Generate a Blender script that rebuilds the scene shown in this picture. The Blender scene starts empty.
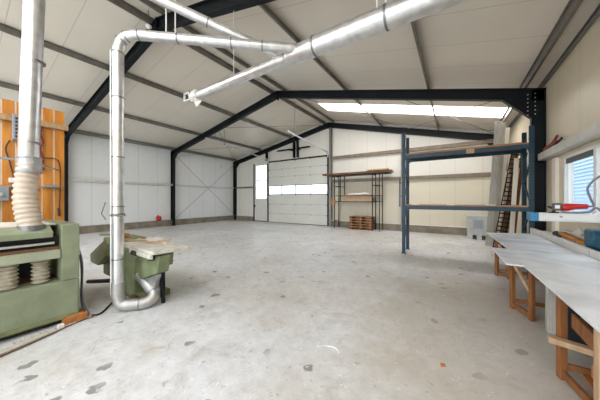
import bpy, bmesh, math, random
from mathutils import Vector, Matrix
random.seed(7)
S = bpy.context.scene
COL = S.collection

# ------------------------------------------------------------------ camera, world, light, exposure
cam_d = bpy.data.cameras.new('camera'); cam = bpy.data.objects.new('camera', cam_d); COL.objects.link(cam)
cam.location = (0, 0, 1.6); cam.rotation_euler = (math.radians(90), 0, math.radians(33.216))
cam_d.sensor_width = 36; cam_d.lens = 236.3/600*36; cam_d.shift_y = -0.001; cam_d.clip_start = 0.05; cam_d.clip_end = 300
S.camera = cam
W = bpy.data.worlds.new('world'); S.world = W; W.use_nodes = True
bg = W.node_tree.nodes['Background']; bg.inputs[0].default_value = (0.86, 0.93, 1.0, 1); bg.inputs[1].default_value = 1.5
S.view_settings.view_transform = 'Standard'; S.view_settings.look = 'None'
S.view_settings.gamma = 1; S.view_settings.exposure = 1.6
def area(name, loc, rot, sx, sy, power, col=(1, 1, 1)):
    d = bpy.data.lights.new(name, 'AREA'); d.shape = 'RECTANGLE'; d.size = sx; d.size_y = sy; d.energy = power; d.color = col
    o = bpy.data.objects.new(name, d); o.location = loc; o.rotation_euler = [math.radians(a) for a in rot]; COL.objects.link(o)
    return o
area('rear_fill_light', (-6.4, -5.6, 2.3), (90, 0, 180), 15.5, 4.2, 560, (1.0, 0.985, 0.96))  # added fill lamp behind the camera, out of view, no gate modelled
SKY_E = 3.2      # glow of the rooflight and of the added strips behind the camera

# ------------------------------------------------------------------ dimensions
XL, XR, XC = -14.567, 1.792, -6.276
Y0, Y1, Y2, Y3 = -5.0, 3.058, 7.848, 12.805
ZL, ZC, ZR = 4.536, 6.176, 4.209
def zr(x):
    return ZL+(ZC-ZL)*(x-XL)/(XC-XL) if x < XC else ZC+(ZR-ZC)*(x-XC)/(XR-XC)
RP = 0.17   # rafter top to roof panel

# ------------------------------------------------------------------ materials
def mat(name, col, rough=0.6, metal=0.0, var=0.0, scale=5.0, bump=0.0, bscale=40.0, stretch=None, col2=None, spec=None, contrast=(0.35, 0.65)):
    m = bpy.data.materials.new(name); m.use_nodes = True; nt = m.node_tree; n = nt.nodes; l = nt.links
    b = n['Principled BSDF']; b.inputs['Roughness'].default_value = rough; b.inputs['Metallic'].default_value = metal
    if spec is not None: b.inputs['Specular IOR Level'].default_value = spec
    tc = n.new('ShaderNodeTexCoord'); mp = n.new('ShaderNodeMapping'); l.new(tc.outputs['Object'], mp.inputs[0])
    if stretch: mp.inputs['Scale'].default_value = stretch
    nz = n.new('ShaderNodeTexNoise'); nz.inputs['Scale'].default_value = scale; nz.inputs['Detail'].default_value = 6
    l.new(mp.outputs[0], nz.inputs[0])
    cr = n.new('ShaderNodeValToRGB'); cr.color_ramp.elements[0].position = contrast[0]; cr.color_ramp.elements[1].position = contrast[1]
    c2 = col2 if col2 else tuple(max(0, c*(1-var)) for c in col)
    cr.color_ramp.elements[0].color = (*c2, 1); cr.color_ramp.elements[1].color = (*col, 1)
    l.new(nz.outputs[0], cr.inputs[0]); l.new(cr.outputs[0], b.inputs['Base Color'])
    if bump:
        n2 = n.new('ShaderNodeTexNoise'); n2.inputs['Scale'].default_value = bscale; l.new(mp.outputs[0], n2.inputs[0])
        bp = n.new('ShaderNodeBump'); bp.inputs['Strength'].default_value = bump; bp.inputs['Distance'].default_value = 0.01
        l.new(n2.outputs[0], bp.inputs['Height']); l.new(bp.outputs[0], b.inputs['Normal'])
    return m

def panel_mat(name, col, axis, pitch, rib, rough, seam=0.55, gap=0.02, off=0.0, bstr=0.25):
    """sheet-metal sandwich panels: joints every `pitch` metres along an axis, shallow ribs between them"""
    m = bpy.data.materials.new(name); m.use_nodes = True; nt = m.node_tree; n = nt.nodes; l = nt.links
    b = n['Principled BSDF']; b.inputs['Roughness'].default_value = rough
    tc = n.new('ShaderNodeTexCoord'); sp = n.new('ShaderNodeSeparateXYZ'); l.new(tc.outputs['Object'], sp.inputs[0])
    def M(op, a, c=None):
        q = n.new('ShaderNodeMath'); q.operation = op
        for i, v in enumerate((a, c)):
            if v is None: continue
            if isinstance(v, (int, float)): q.inputs[i].default_value = v
            else: l.new(v, q.inputs[i])
        return q.outputs[0]
    co = M('ADD', sp.outputs[axis], 100.0+off)
    fr = M('FRACT', M('DIVIDE', co, pitch))
    edge = M('LESS_THAN', fr, gap/pitch)
    nz = n.new('ShaderNodeTexNoise'); nz.inputs['Scale'].default_value = 0.7; nz.inputs['Detail'].default_value = 4; l.new(tc.outputs['Object'], nz.inputs[0])
    cr = n.new('ShaderNodeValToRGB'); cr.color_ramp.elements[0].position = 0.3; cr.color_ramp.elements[1].position = 0.7
    cr.color_ramp.elements[0].color = (*[c*0.93 for c in col], 1); cr.color_ramp.elements[1].color = (*col, 1); l.new(nz.outputs[0], cr.inputs[0])
    mx = n.new('ShaderNodeMix'); mx.data_type = 'RGBA'; l.new(edge, mx.inputs['Factor']); l.new(cr.outputs[0], mx.inputs['A'])
    mx.inputs['B'].default_value = (*[c*seam for c in col], 1); l.new(mx.outputs['Result'], b.inputs['Base Color'])
    ribs = M('SINE', M('MULTIPLY', co, 2*math.pi/rib))
    h = M('SUBTRACT', M('MULTIPLY', ribs, 0.5), M('MULTIPLY', edge, 3.0))
    bp = n.new('ShaderNodeBump'); bp.inputs['Strength'].default_value = bstr; bp.inputs['Distance'].default_value = 0.004
    l.new(h, bp.inputs['Height']); l.new(bp.outputs[0], b.inputs['Normal'])
    return m

def floor_mat():
    m = bpy.data.materials.new('worn_concrete'); m.use_nodes = True; nt = m.node_tree; n = nt.nodes; l = nt.links
    b = n['Principled BSDF']; tc = n.new('ShaderNodeTexCoord'); co = tc.outputs['Object']
    def noise(scale, detail=8, rough=0.6, dist=0.0):
        q = n.new('ShaderNodeTexNoise'); q.inputs['Scale'].default_value = scale; q.inputs['Detail'].default_value = detail
        q.inputs['Roughness'].default_value = rough; q.inputs['Distortion'].default_value = dist; l.new(co, q.inputs[0]); return q.outputs[0]
    def ramp(f, p0, p1, c0, c1):
        q = n.new('ShaderNodeValToRGB'); e = q.color_ramp.elements; e[0].position = p0; e[1].position = p1; e[0].color = (*c0, 1); e[1].color = (*c1, 1)
        l.new(f, q.inputs[0]); return q.outputs[0]
    def mix(f, a, c, mode='MIX'):
        q = n.new('ShaderNodeMix'); q.data_type = 'RGBA'; q.blend_type = mode
        if isinstance(f, float): q.inputs['Factor'].default_value = f
        else: l.new(f, q.inputs['Factor'])
        for s, v in (('A', a), ('B', c)):
            if isinstance(v, tuple): q.inputs[s].default_value = (*v, 1)
            else: l.new(v, q.inputs[s])
        return q.outputs['Result']
    base = ramp(noise(0.45, 6), 0.35, 0.65, (0.62, 0.595, 0.55), (0.80, 0.82, 0.86))
    fine = ramp(noise(7, 10, 0.75), 0.3, 0.7, (0.62, 0.60, 0.58), (1.0, 1.0, 1.0))
    c = mix(0.7, base, fine, 'MULTIPLY')
    mott = ramp(noise(2.1, 8, 0.7, 0.6), 0.52, 0.70, (0, 0, 0), (0.55, 0.55, 0.55))
    c = mix(mott, c, (0.36, 0.33, 0.29))
    # dark drips and spills
    v = n.new('ShaderNodeTexVoronoi'); v.inputs['Scale'].default_value = 3.1; v.inputs['Randomness'].default_value = 1.0
    wn = n.new('ShaderNodeTexNoise'); wn.inputs['Scale'].default_value = 9; l.new(co, wn.inputs[0])
    add = n.new('ShaderNodeMix'); add.data_type = 'RGBA'; add.inputs['Factor'].default_value = 0.12
    l.new(co, add.inputs['A']); l.new(wn.outputs['Color'], add.inputs['B']); l.new(add.outputs['Result'], v.inputs['Vector'])
    spot = ramp(v.outputs['Distance'], 0.14, 0.17, (1, 1, 1), (0, 0, 0))
    gate = ramp(noise(1.3, 2), 0.44, 0.52, (0, 0, 0), (0.85, 0.85, 0.85))
    sp = mix(1.0, spot, gate, 'MULTIPLY')
    c = mix(sp, c, (0.20, 0.19, 0.18))
    # small white paint specks
    v2 = n.new('ShaderNodeTexVoronoi'); v2.inputs['Scale'].default_value = 9; l.new(add.outputs['Result'], v2.inputs['Vector'])
    s2 = ramp(v2.outputs['Distance'], 0.10, 0.14, (1, 1, 1), (0, 0, 0))
    g2 = ramp(noise(1.3, 3), 0.5, 0.58, (0, 0, 0), (0.8, 0.8, 0.8))
    c = mix(mix(1.0, s2, g2, 'MULTIPLY'), c, (0.8, 0.8, 0.78))
    # brown smears
    rs = ramp(noise(3.3, 8, 0.75, 1.0), 0.60, 0.68, (0, 0, 0), (0.55, 0.55, 0.55))
    c = mix(rs, c, (0.36, 0.26, 0.17))
    # soft darker brown patch in front of the work tables
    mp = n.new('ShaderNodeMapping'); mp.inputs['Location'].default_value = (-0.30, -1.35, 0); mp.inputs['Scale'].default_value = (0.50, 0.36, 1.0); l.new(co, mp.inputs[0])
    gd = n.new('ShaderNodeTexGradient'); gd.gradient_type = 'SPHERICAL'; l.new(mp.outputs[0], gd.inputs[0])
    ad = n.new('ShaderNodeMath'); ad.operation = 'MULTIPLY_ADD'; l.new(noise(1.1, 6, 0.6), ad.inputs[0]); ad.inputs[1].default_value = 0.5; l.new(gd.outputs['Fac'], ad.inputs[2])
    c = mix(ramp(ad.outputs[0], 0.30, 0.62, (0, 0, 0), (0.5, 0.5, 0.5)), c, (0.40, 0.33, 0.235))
    speck = ramp(noise(13, 5, 0.75, 0.4), 0.60, 0.64, (0, 0, 0), (0.6, 0.6, 0.6))
    c = mix(speck, c, (0.34, 0.31, 0.27))
    spl = ramp(noise(17, 3, 0.8, 0.6), 0.67, 0.69, (0, 0, 0), (0.9, 0.9, 0.9))
    c = mix(spl, c, (0.86, 0.86, 0.85))
    l.new(c, b.inputs['Base Color'])
    l.new(ramp(noise(1.6, 6), 0.3, 0.7, (0.34, 0.34, 0.34), (0.55, 0.55, 0.55)), b.inputs['Roughness'])
    bp = n.new('ShaderNodeBump'); bp.inputs['Strength'].default_value = 0.15; bp.inputs['Distance'].default_value = 0.01
    l.new(noise(25, 6), bp.inputs['Height']); l.new(bp.outputs[0], b.inputs['Normal'])
    return m

def emis_mat(name, col, e):
    m = bpy.data.materials.new(name); m.use_nodes = True; b = m.node_tree.nodes['Principled BSDF']
    b.inputs['Base Color'].default_value = (*col, 1); b.inputs['Emission Color'].default_value = (*col, 1); b.inputs['Emission Strength'].default_value = e
    b.inputs['Roughness'].default_value = 0.5
    return m
def glass_mat(name, tint=(0.95, 0.98, 1.0)):
    m = bpy.data.materials.new(name); m.use_nodes = True; nt = m.node_tree; n = nt.nodes; l = nt.links
    out = n['Material Output']; n.remove(n['Principled BSDF'])
    t = n.new('ShaderNodeBsdfTransparent'); t.inputs[0].default_value = (*tint, 1)
    g = n.new('ShaderNodeBsdfGlossy'); g.inputs['Roughness'].default_value = 0.05
    x = n.new('ShaderNodeMixShader'); x.inputs[0].default_value = 0.06; l.new(t.outputs[0], x.inputs[1]); l.new(g.outputs[0], x.inputs[2]); l.new(x.outputs[0], out.inputs[0])
    return m
def wood(name, c1, c2, rough=0.55, stretch=(1, 1, 12), scale=3):
    return mat(name, c1, rough, col2=c2, scale=scale, stretch=stretch, bump=0.05, bscale=30, contrast=(0.3, 0.7))

M = {}
M['roof'] = panel_mat('roof_sandwich_panel', (0.76, 0.70, 0.605), 1, 1.0, 0.125, 0.3, seam=0.7, gap=0.016, off=0.15, bstr=0.12)
M['wallp'] = panel_mat('wall_panel_side', (0.76, 0.76, 0.75), 1, 1.0, 0.125, 0.42, seam=0.72, gap=0.02, bstr=0.25)
M['wallr'] = panel_mat('wall_panel_right', (0.72, 0.63, 0.47), 1, 1.0, 0.2, 0.42, seam=0.75, gap=0.02, bstr=0.3)
M['wallg'] = panel_mat('wall_panel_gable', (0.76, 0.73, 0.66), 0, 1.0, 0.125, 0.45, seam=0.78, gap=0.02, bstr=0.2)
M['wallc'] = panel_mat('wall_panel_cream', (0.66, 0.60, 0.47), 0, 1.0, 0.125, 0.45, seam=0.78, gap=0.02, bstr=0.3)
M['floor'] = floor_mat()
M['plinth'] = mat('plinth_concrete', (0.27, 0.225, 0.165), 0.85, var=0.35, scale=3)
M['dark'] = mat('dark_painted_steel', (0.006, 0.0085, 0.011), 0.45, var=0.3, scale=4, spec=0.22)
M['galv'] = mat('galvanised_steel', (0.24, 0.225, 0.20), 0.42, 0.5, var=0.25, scale=6)
M['girt'] = mat('girt_steel', (0.24, 0.19, 0.135), 0.5, 0.35, var=0.25, scale=5)
M['duct'] = mat('spiral_duct_zinc', (0.80, 0.81, 0.82), 0.30, 0.85, var=0.22, scale=9, bump=0.05, bscale=60)
M['duct_dull'] = mat('dull_duct_zinc', (0.55, 0.54, 0.52), 0.45, 0.7, var=0.3, scale=7)
M['collar'] = mat('duct_collar', (0.25, 0.25, 0.25), 0.4, 0.8)
M['girt_l'] = mat('pale_girt_steel', (0.62, 0.60, 0.55), 0.45, 0.2, var=0.15, scale=5)
M['rod'] = mat('rod_steel', (0.22, 0.22, 0.21), 0.45, 0.6)
M['whiterod'] = mat('white_rod', (0.8, 0.78, 0.74), 0.5)
M['hose'] = mat('flexible_hose', (0.62, 0.52, 0.42), 0.5, var=0.2, scale=6)
M['green'] = mat('machine_green', (0.27, 0.305, 0.195), 0.5, var=0.22, scale=5, bump=0.03, bscale=50)
M['green_s'] = mat('saw_green', (0.20, 0.245, 0.125), 0.45, var=0.3, scale=6)
M['green_l'] = mat('machine_green_light', (0.36, 0.39, 0.28), 0.45, var=0.15, scale=4)
M['green_d'] = mat('machine_green_dirty', (0.24, 0.26, 0.12), 0.55, var=0.4, scale=7)
M['iron'] = mat('planed_cast_iron', (0.80, 0.77, 0.68), 0.4, 0.25, var=0.25, scale=8)
M['dust'] = mat('sawdust_covered_top', (0.78, 0.76, 0.72), 0.8, var=0.15, scale=9)
M['black'] = mat('black_void', (0.012, 0.012, 0.012), 0.7)
M['rust'] = mat('rusty_brown', (0.20, 0.10, 0.05), 0.8, var=0.4, scale=9)
M['bellow'] = mat('bellows_cream', (0.46, 0.41, 0.31), 0.6, var=0.25, scale=20)
M['orange'] = wood('varnished_pine', (0.70, 0.29, 0.045), (0.48, 0.165, 0.02), 0.4, (3, 3, 0.5), 4)
M['gap'] = mat('white_board_joint', (0.85, 0.78, 0.66), 0.6)
M['railw'] = wood('weathered_rail', (0.50, 0.33, 0.18), (0.33, 0.2, 0.10), 0.7, (1, 6, 6))
M['wood'] = wood('trestle_pine', (0.32, 0.125, 0.035), (0.19, 0.065, 0.018), 0.6, (6, 6, 0.8))
M['woodl'] = wood('pale_timber', (0.58, 0.40, 0.24), (0.42, 0.27, 0.15), 0.65, (6, 6, 0.8))
M['wooddk'] = wood('dark_brown_wood', (0.20, 0.095, 0.045), (0.11, 0.05, 0.025), 0.75, (2, 6, 6))
M['deck'] = wood('rack_deck_wood', (0.50, 0.25, 0.10), (0.34, 0.15, 0.05), 0.6, (1, 6, 6))
M['greyw'] = mat('grey_weathered_board', (0.56, 0.53, 0.46), 0.7, var=0.25, scale=4, stretch=(8, 8, 0.6))
M['sheet'] = mat('dusty_white_sheet', (0.74, 0.75, 0.77), 0.42, var=0.34, scale=2.4, bump=0.02, contrast=(0.3, 0.6))
M['edge'] = mat('rail_white', (0.72, 0.70, 0.66), 0.5, var=0.1)
M['blue'] = mat('rack_blue', (0.007, 0.046, 0.078), 0.42, var=0.25, scale=6)
M['blue2'] = mat('bright_blue_paint', (0.02, 0.20, 0.38), 0.4, var=0.15)
M['bluem'] = mat('motor_blue', (0.01, 0.10, 0.17), 0.5, var=0.3, scale=12)
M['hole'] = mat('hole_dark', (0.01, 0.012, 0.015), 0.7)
M['red'] = mat('red_plastic', (0.55, 0.02, 0.02), 0.35, var=0.1)
M['redd'] = mat('dull_red', (0.30, 0.04, 0.03), 0.5, var=0.3)
M['rubber'] = mat('black_rubber', (0.03, 0.03, 0.032), 0.6)
M['greyc'] = mat('grey_cable', (0.18, 0.18, 0.19), 0.6)
M['alu'] = mat('aluminium', (0.68, 0.69, 0.71), 0.35, 0.6, var=0.1)
M['white'] = mat('white_plastic', (0.80, 0.80, 0.80), 0.45)
M['pvc'] = mat('window_frame_white', (0.74, 0.73, 0.70), 0.4)
M['door'] = mat('door_panel_paint', (0.70, 0.69, 0.63), 0.45, var=0.06, scale=1.5)
M['grey'] = mat('grey_plastic', (0.55, 0.56, 0.54), 0.55, var=0.15)
M['box'] = mat('grey_enamel', (0.30, 0.33, 0.37), 0.4, 0.2)
M['brick'] = mat('orange_timber_block', (0.58, 0.22, 0.06), 0.8, var=0.4, scale=12)
M['glass'] = glass_mat('clear_glass')
M['sky'] = emis_mat('rooflight_and_fill_strip', (1.0, 0.99, 0.97), SKY_E)
M['outside'] = mat('outside_cladding', (0.22, 0.31, 0.42), 0.6)
M['ground'] = mat('outside_paving', (0.5, 0.5, 0.48), 0.8, var=0.2)
M['blind'] = mat('dark_blind_box', (0.10, 0.10, 0.09), 0.6)
M['foil'] = mat('white_foil_wrap', (0.84, 0.80, 0.76), 0.45, var=0.12, scale=14)

# ------------------------------------------------------------------ mesh builder
class MB:
    def __init__(s): s.bm = bmesh.new()
    def box(s, x0, x1, y0, y1, z0, z1):
        v = [s.bm.verts.new(p) for p in ((x0, y0, z0), (x1, y0, z0), (x1, y1, z0), (x0, y1, z0), (x0, y0, z1), (x1, y0, z1), (x1, y1, z1), (x0, y1, z1))]
        for f in ((3, 2, 1, 0), (4, 5, 6, 7), (0, 1, 5, 4), (1, 2, 6, 5), (2, 3, 7, 6), (3, 0, 4, 7)): s.bm.faces.new([v[i] for i in f])
        return s
    def bar(s, a, b, w, h, up=(0, 0, 1)):
        """box from a to b, w across, h along up"""
        a = Vector(a); b = Vector(b); d = (b-a).normalized(); u = Vector(up); u = (u-d*u.dot(d))
        if u.length < 1e-4: u = Vector((1, 0, 0)); u = u-d*u.dot(d)
        u.normalize(); r = d.cross(u); v = []
        for p in (a, b):
            for i, j in ((-1, -1), (1, -1), (1, 1), (-1, 1)): v.append(s.bm.verts.new(p+r*w/2*i+u*h/2*j))
        for f in ((0, 1, 2, 3), (7, 6, 5, 4), (1, 0, 4, 5), (2, 1, 5, 6), (3, 2, 6, 7), (0, 3, 7, 4)): s.bm.faces.new([v[i] for i in f])
        return s
    def ibeam(s, a, b, w, h, up=(0, 0, 1), t=0.014):
        a = Vector(a); b = Vector(b); d = (b-a).normalized(); u = Vector(up); u = (u-d*u.dot(d)).normalized()
        s.bar(a, b, t, h-2*t, up); o = u*(h/2-t/2); s.bar(a+o, b+o, w, t, up); s.bar(a-o, b-o, w, t, up); return s
    def prism(s, poly, vec):
        """closed polygon (3D points) extruded by vec"""
        vec = Vector(vec); a = [s.bm.verts.new(p) for p in poly]; b = [s.bm.verts.new(Vector(p)+vec) for p in poly]; n = len(a)
        s.bm.faces.new(a); s.bm.faces.new(b[::-1])
        for i in range(n): s.bm.faces.new((a[i], b[i], b[(i+1) % n], a[(i+1) % n]))
        return s
    def tube(s, pts, r, seg=16, cap=True):
        pts = [Vector(p) for p in pts]; rs = r if isinstance(r, (list, tuple)) else [r]*len(pts); rings = []; u = None
        for i, p in enumerate(pts):
            d = (pts[min(i+1, len(pts)-1)]-pts[max(i-1, 0)]).normalized()
            if u is None:
                u = Vector((0, 0, 1)) if abs(d.z) < 0.9 else Vector((1, 0, 0))
            u = (u-d*u.dot(d)).normalized(); w = d.cross(u)
            rings.append([s.bm.verts.new(p+(u*math.cos(k*2*math.pi/seg)+w*math.sin(k*2*math.pi/seg))*rs[i]) for k in range(seg)])
        for a, b in zip(rings, rings[1:]):
            for k in range(seg): s.bm.faces.new((a[k], a[(k+1) % seg], b[(k+1) % seg], b[k]))
        if cap: s.bm.faces.new(rings[0][::-1]); s.bm.faces.new(rings[-1])
        return s
    def build(s, name, m, parent=None, smooth=False, bevel=0.0):
        bmesh.ops.recalc_face_normals(s.bm, faces=s.bm.faces)
        me = bpy.data.meshes.new(name); s.bm.to_mesh(me); s.bm.free(); me.materials.append(m)
        o = bpy.data.objects.new(name, me); COL.objects.link(o)
        if smooth:
            for p in me.polygons: p.use_smooth = True
            me.set_sharp_from_angle(angle=math.radians(40))
        if bevel:
            b = o.modifiers.new('bevel', 'BEVEL'); b.width = bevel; b.segments = 2; b.limit_method = 'ANGLE'
        if parent:
            o.parent = parent; off = Vector((0, 0, 0)); p = parent
            while p: off += p.location; p = p.parent
            me.transform(Matrix.Translation(-off))
        return o
def tag(o, label=None, cat=None, group=None, kind=None):
    if label: o['label'] = label
    if cat: o['category'] = cat
    if group: o['group'] = group
    if kind: o['kind'] = kind
    return o
def empty(name, loc, label, cat, group=None, kind=None):
    o = bpy.data.objects.new(name, None); COL.objects.link(o); o.location = loc; o.empty_display_size = 0.1
    return tag(o, label, cat, group, kind)
def struct(name, mb, m): return tag(mb.build(name, m), kind='structure')
def curve_pts(pts, n=8):
    pts = [Vector(p) for p in pts]; out = []
    for i in range(len(pts)-1):
        p0 = pts[max(i-1, 0)]; p1 = pts[i]; p2 = pts[i+1]; p3 = pts[min(i+2, len(pts)-1)]
        for k in range(n):
            t = k/n; out.append(0.5*((2*p1)+(p2-p0)*t+(2*p0-5*p1+4*p2-p3)*t*t+(3*p1-p0-3*p2+p3)*t**3))
    out.append(pts[-1]); return out
def arc_corner(a, c, b, r, n=8):
    """points rounding the corner a-c-b with tangent length r"""
    a, c, b = Vector(a), Vector(c), Vector(b); p = c+(a-c).normalized()*r; q = c+(b-c).normalized()*r
    return [p*(1-t)**2+c*2*t*(1-t)+q*t*t for t in [k/n for k in range(n+1)]]

# ------------------------------------------------------------------ floor, walls, roof
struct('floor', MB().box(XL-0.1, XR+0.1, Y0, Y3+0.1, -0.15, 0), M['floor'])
g = MB().box(-60, 40, -50, 60, -0.3, -0.16); struct('ground', g, M['ground'])
struct('wall_left', MB().box(XL-0.1, XL, Y0, Y3+0.1, 0.0, ZL+RP), M['wallp'])
# right wall around its window
WY0, WY1, WZ0, WZ1 = 3.55, 6.62, 1.30, 2.42
mb = MB()
mb.box(XR, XR+0.1, Y0, WY0, 0, ZR+RP); mb.box(XR, XR+0.1, WY1, Y3+0.1, 0, ZR+RP)
mb.box(XR, XR+0.1, WY0, WY1, 0, WZ0); mb.box(XR, XR+0.1, WY0, WY1, WZ1, ZR+RP)
struct('wall_right', mb, M['wallr'])
# gable wall around its two doors
D1 = (-11.08, -6.38, 4.2); D2 = (-12.40, -11.2, 4.15)
mb = MB()
xs = [XL, D2[0], D2[1], D1[0], D1[1], XC, XR]; xs = sorted(xs)
for a, b in zip(xs, xs[1:]):
    zb = 0
    if a >= D1[0]-1e-6 and b <= D1[1]+1e-6: zb = D1[2]
    if a >= D2[0]-1e-6 and b <= D2[1]+1e-6: zb = D2[2]
    mb.prism([(a, Y3, zb), (b, Y3, zb), (b, Y3, zr(b)+RP), (a, Y3, zr(a)+RP)], (0, 0.1, 0))
struct('wall_gable', mb, M['wallg'])
struct('trim_2', MB().box(D1[1]+0.1, XR, Y3-0.012, Y3, 0.34, 2.58), M['wallc'])
# roof: two slopes with a rooflight strip across the right slope and added glowing fill strips, unseen, behind the camera
SK = [(-5.4, 1.45, 9.78, 10.9), (-5.15, 1.45, -1.9, -0.8), (-13.6, -7.4, -1.9, -0.8)]
def roofpiece(mb, x0, x1, y0, y1, t=0.1, dz=0.0):
    mb.prism([(x0, y0, zr(x0)+RP+dz), (x1, y0, zr(x1)+RP+dz), (x1, y0, zr(x1)+RP+dz+t), (x0, y0, zr(x0)+RP+dz+t)], (0, y1-y0, 0))
mb = MB()
for (a, b, sk) in ((XL, XC, [SK[2]]), (XC, XR+0.1, [SK[1], SK[0]])):
    y = Y0
    for s in sk:
        roofpiece(mb, a, b, y, s[2]); roofpiece(mb, a, s[0], s[2], s[3]); roofpiece(mb, s[1], b, s[2], s[3]); y = s[3]
    roofpiece(mb, a, b, y, Y3+0.1)
struct('ceiling', mb, M['roof'])
for i, s in enumerate(SK):
    mb = MB(); roofpiece(mb, s[0], s[1], s[2], s[3], 0.02, 0.03); struct('window_%d' % (i+3), mb, M['sky'])  # first is the rooflight, the other two are added fill strips
# concrete plinths along the walls
struct('baseboard_left', MB().box(XL, XL+0.05, Y0, Y3, 0, 0.33), M['plinth'])
mb = MB(); mb.box(XL+0.05, D2[0]-0.1, Y3-0.05, Y3, 0, 0.33); mb.box(D1[1]+0.2, XR-0.05, Y3-0.05, Y3, 0, 0.34)
struct('baseboard_gable', mb, M['plinth'])
struct('baseboard_right', MB().box(XR-0.05, XR, Y0, Y3, 0, 0.33), M['plinth'])
# metal flashing above the plinth
struct('trim_1', MB().box(XL, XL+0.065, Y0, Y3, 0.33, 0.355), M['rod'])
mb = MB(); mb.box(XL+0.06, D2[0]-0.1, Y3-0.065, Y3, 0.33, 0.355); mb.box(D1[1]+0.2, XR-0.05, Y3-0.065, Y3, 0.34, 0.38)
struct('trim_3', mb, M['edge'])

# ------------------------------------------------------------------ steel frames
frames = [(-1.9, 'behind the sawdust pipes'), (Y1, 'nearest overhead'), (Y2, 'in the middle of the hall'), (Y3-0.08, 'against the gable wall')]
for y, where in frames:
    f = empty('portal_frame', (XC, y, 0), 'black steel portal frame '+where, 'steel frame', 'portal frames')
    for sgn, xw in ((1, XL), (-1, XR)):
        x = xw+sgn*0.13; zt = zr(x)-0.02
        mb = MB(); mb.ibeam((x, y, 0.0), (x, y, zt), 0.15, 0.25, (1, 0, 0)); mb.box(x-0.14, x+0.14, y-0.1, y+0.1, 0, 0.02); mb.build('column', M['dark'], f)
        xe = xw+sgn*0.01
        mb = MB(); mb.ibeam((xe, y, zr(xe)-0.145), (XC, y, ZC-0.145), 0.15, 0.28); mb.build('rafter', M['dark'], f)
        h = 0.55 if xw == XR else 0.32
        xi = xw+sgn*0.25
        mb = MB(); mb.prism([(xi, y-0.07, zr(xi)-0.28), (xi+sgn*h, y-0.07, zr(xi+sgn*h)-0.28), (xi, y-0.07, zr(xi)-0.28-h*0.8)], (0, 0.14, 0))
        hn = mb.build('haunch', M['dark'], f)
        if xw == XR and y == Y2:
            for k in range(6):
                q = (k+0.5)/6; bz = zr(xi)-0.1-q*(0.2+h*0.7)
                for bx in (xi+sgn*0.07, xi-sgn*0.06): MB().box(bx-0.011, bx+0.011, y-0.085, y-0.075, bz-0.011, bz+0.011).build('bolt', M['alu'], hn)
    mb = MB(); mb.box(XC-0.012, XC+0.012, y-0.09, y+0.09, ZC-0.36, ZC); mb.build('ridge_plate', M['dark'], f)

# purlins
def purlin(x, label, h=0.155, w=0.042, flip=1, m='galv'):
    z = zr(x)+0.004; t = 0.006
    mb = MB()
    mb.box(x-t/2, x+t/2, Y0+0.05, Y3-0.01, z, z+h)
    mb.box(min(x, x+flip*w), max(x, x+flip*w), Y0+0.05, Y3-0.01, z, z+t)
    mb.box(x-flip*w if flip > 0 else x, x if flip > 0 else x-flip*w, Y0+0.05, Y3-0.01, z+h-t, z+h)
    mb.box(x+flip*w-t/2, x+flip*w+t/2, Y0+0.05, Y3-0.01, z, z+0.022)
    o = mb.build('roof_purlin', M[m]); tag(o, label, 'purlin', 'roof purlins')
PX = [(-14.3, 'galvanised purlin at the left eave', -1), (-11.75, 'galvanised purlin on the left slope, next above the eave', -1), (-9.05, 'galvanised purlin halfway up the left slope', -1),
      (-6.56, 'galvanised purlin just left of the ridge', -1), (-5.98, 'galvanised purlin just right of the ridge', 1), (-3.25, 'galvanised purlin on the right slope, next below the ridge', 1),
      (-0.66, 'galvanised purlin on the right slope meeting the frame above the pallet rack', 1), (1.42, 'galvanised purlin running beside the right eave', 1)]
for x, lab, fl in PX: purlin(x, lab, flip=fl, m='rod' if x < -14 else 'galv')
# eave beams
for x, lab in ((XL+0.04, 'dark eave beam along the top of the left wall'), (XR-0.04, 'dark eave beam along the top of the right wall')):
    o = MB().ibeam((x, Y0, zr(x)+0.12), (x, Y3, zr(x)+0.12), 0.06, 0.08).build('eave_beam', M['rod']); tag(o, lab, 'beam')
# girts
def girt(a, b, w, h, lab, m='girt'):
    a = Vector(a); b = Vector(b); d = (b-a).normalized(); n = Vector((0, 0, 1)).cross(d)
    mb = MB(); t = 0.008
    mb.bar(a, b, t, h)
    for s in (1, -1): mb.bar(a+Vector((0, 0, s*h/2))+n*w/2, b+Vector((0, 0, s*h/2))+n*w/2, w, t)
    mb.bar(a+n*w+Vector((0, 0, -h/2+0.015)), b+n*w+Vector((0, 0, -h/2+0.015)), t, 0.03); mb.bar(a+n*w+Vector((0, 0, h/2-0.015)), b+n*w+Vector((0, 0, h/2-0.015)), t, 0.03)
    return tag(mb.build('wall_girt', M[m]), lab, 'wall rail', 'wall rails')
girt((XL+0.16, Y0, 2.48), (XL+0.16, Y3-0.2, 2.48), 0.15, 0.10, 'grey steel wall rail halfway up the left wall', 'girt_l')
girt((XR-0.16, Y3-0.2, 2.58), (XR-0.16, Y2+0.16, 2.58), 0.15, 0.15, 'grey steel wall rail on the right wall behind the pallet rack', 'girt_l')
girt((XR-0.16, Y2-0.16, 2.58), (XR-0.16, Y0, 2.58), 0.15, 0.15, 'grey steel wall rail on the right wall above the window', 'girt_l')
girt((-5.98, Y3-0.15, 4.04), (XR-0.3, Y3-0.15, 4.04), 0.14, 0.15, 'brown upper wall rail across the gable wall')
girt((-5.98, Y3-0.15, 2.66), (XR-0.3, Y3-0.15, 2.66), 0.14, 0.15, 'brown lower wall rail across the gable wall')
girt((XL+0.3, Y3-0.15, 2.5), (D2[0]-0.12, Y3-0.15, 2.5), 0.14, 0.10, 'short wall rail between the corner and the tall glazed door')
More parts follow.
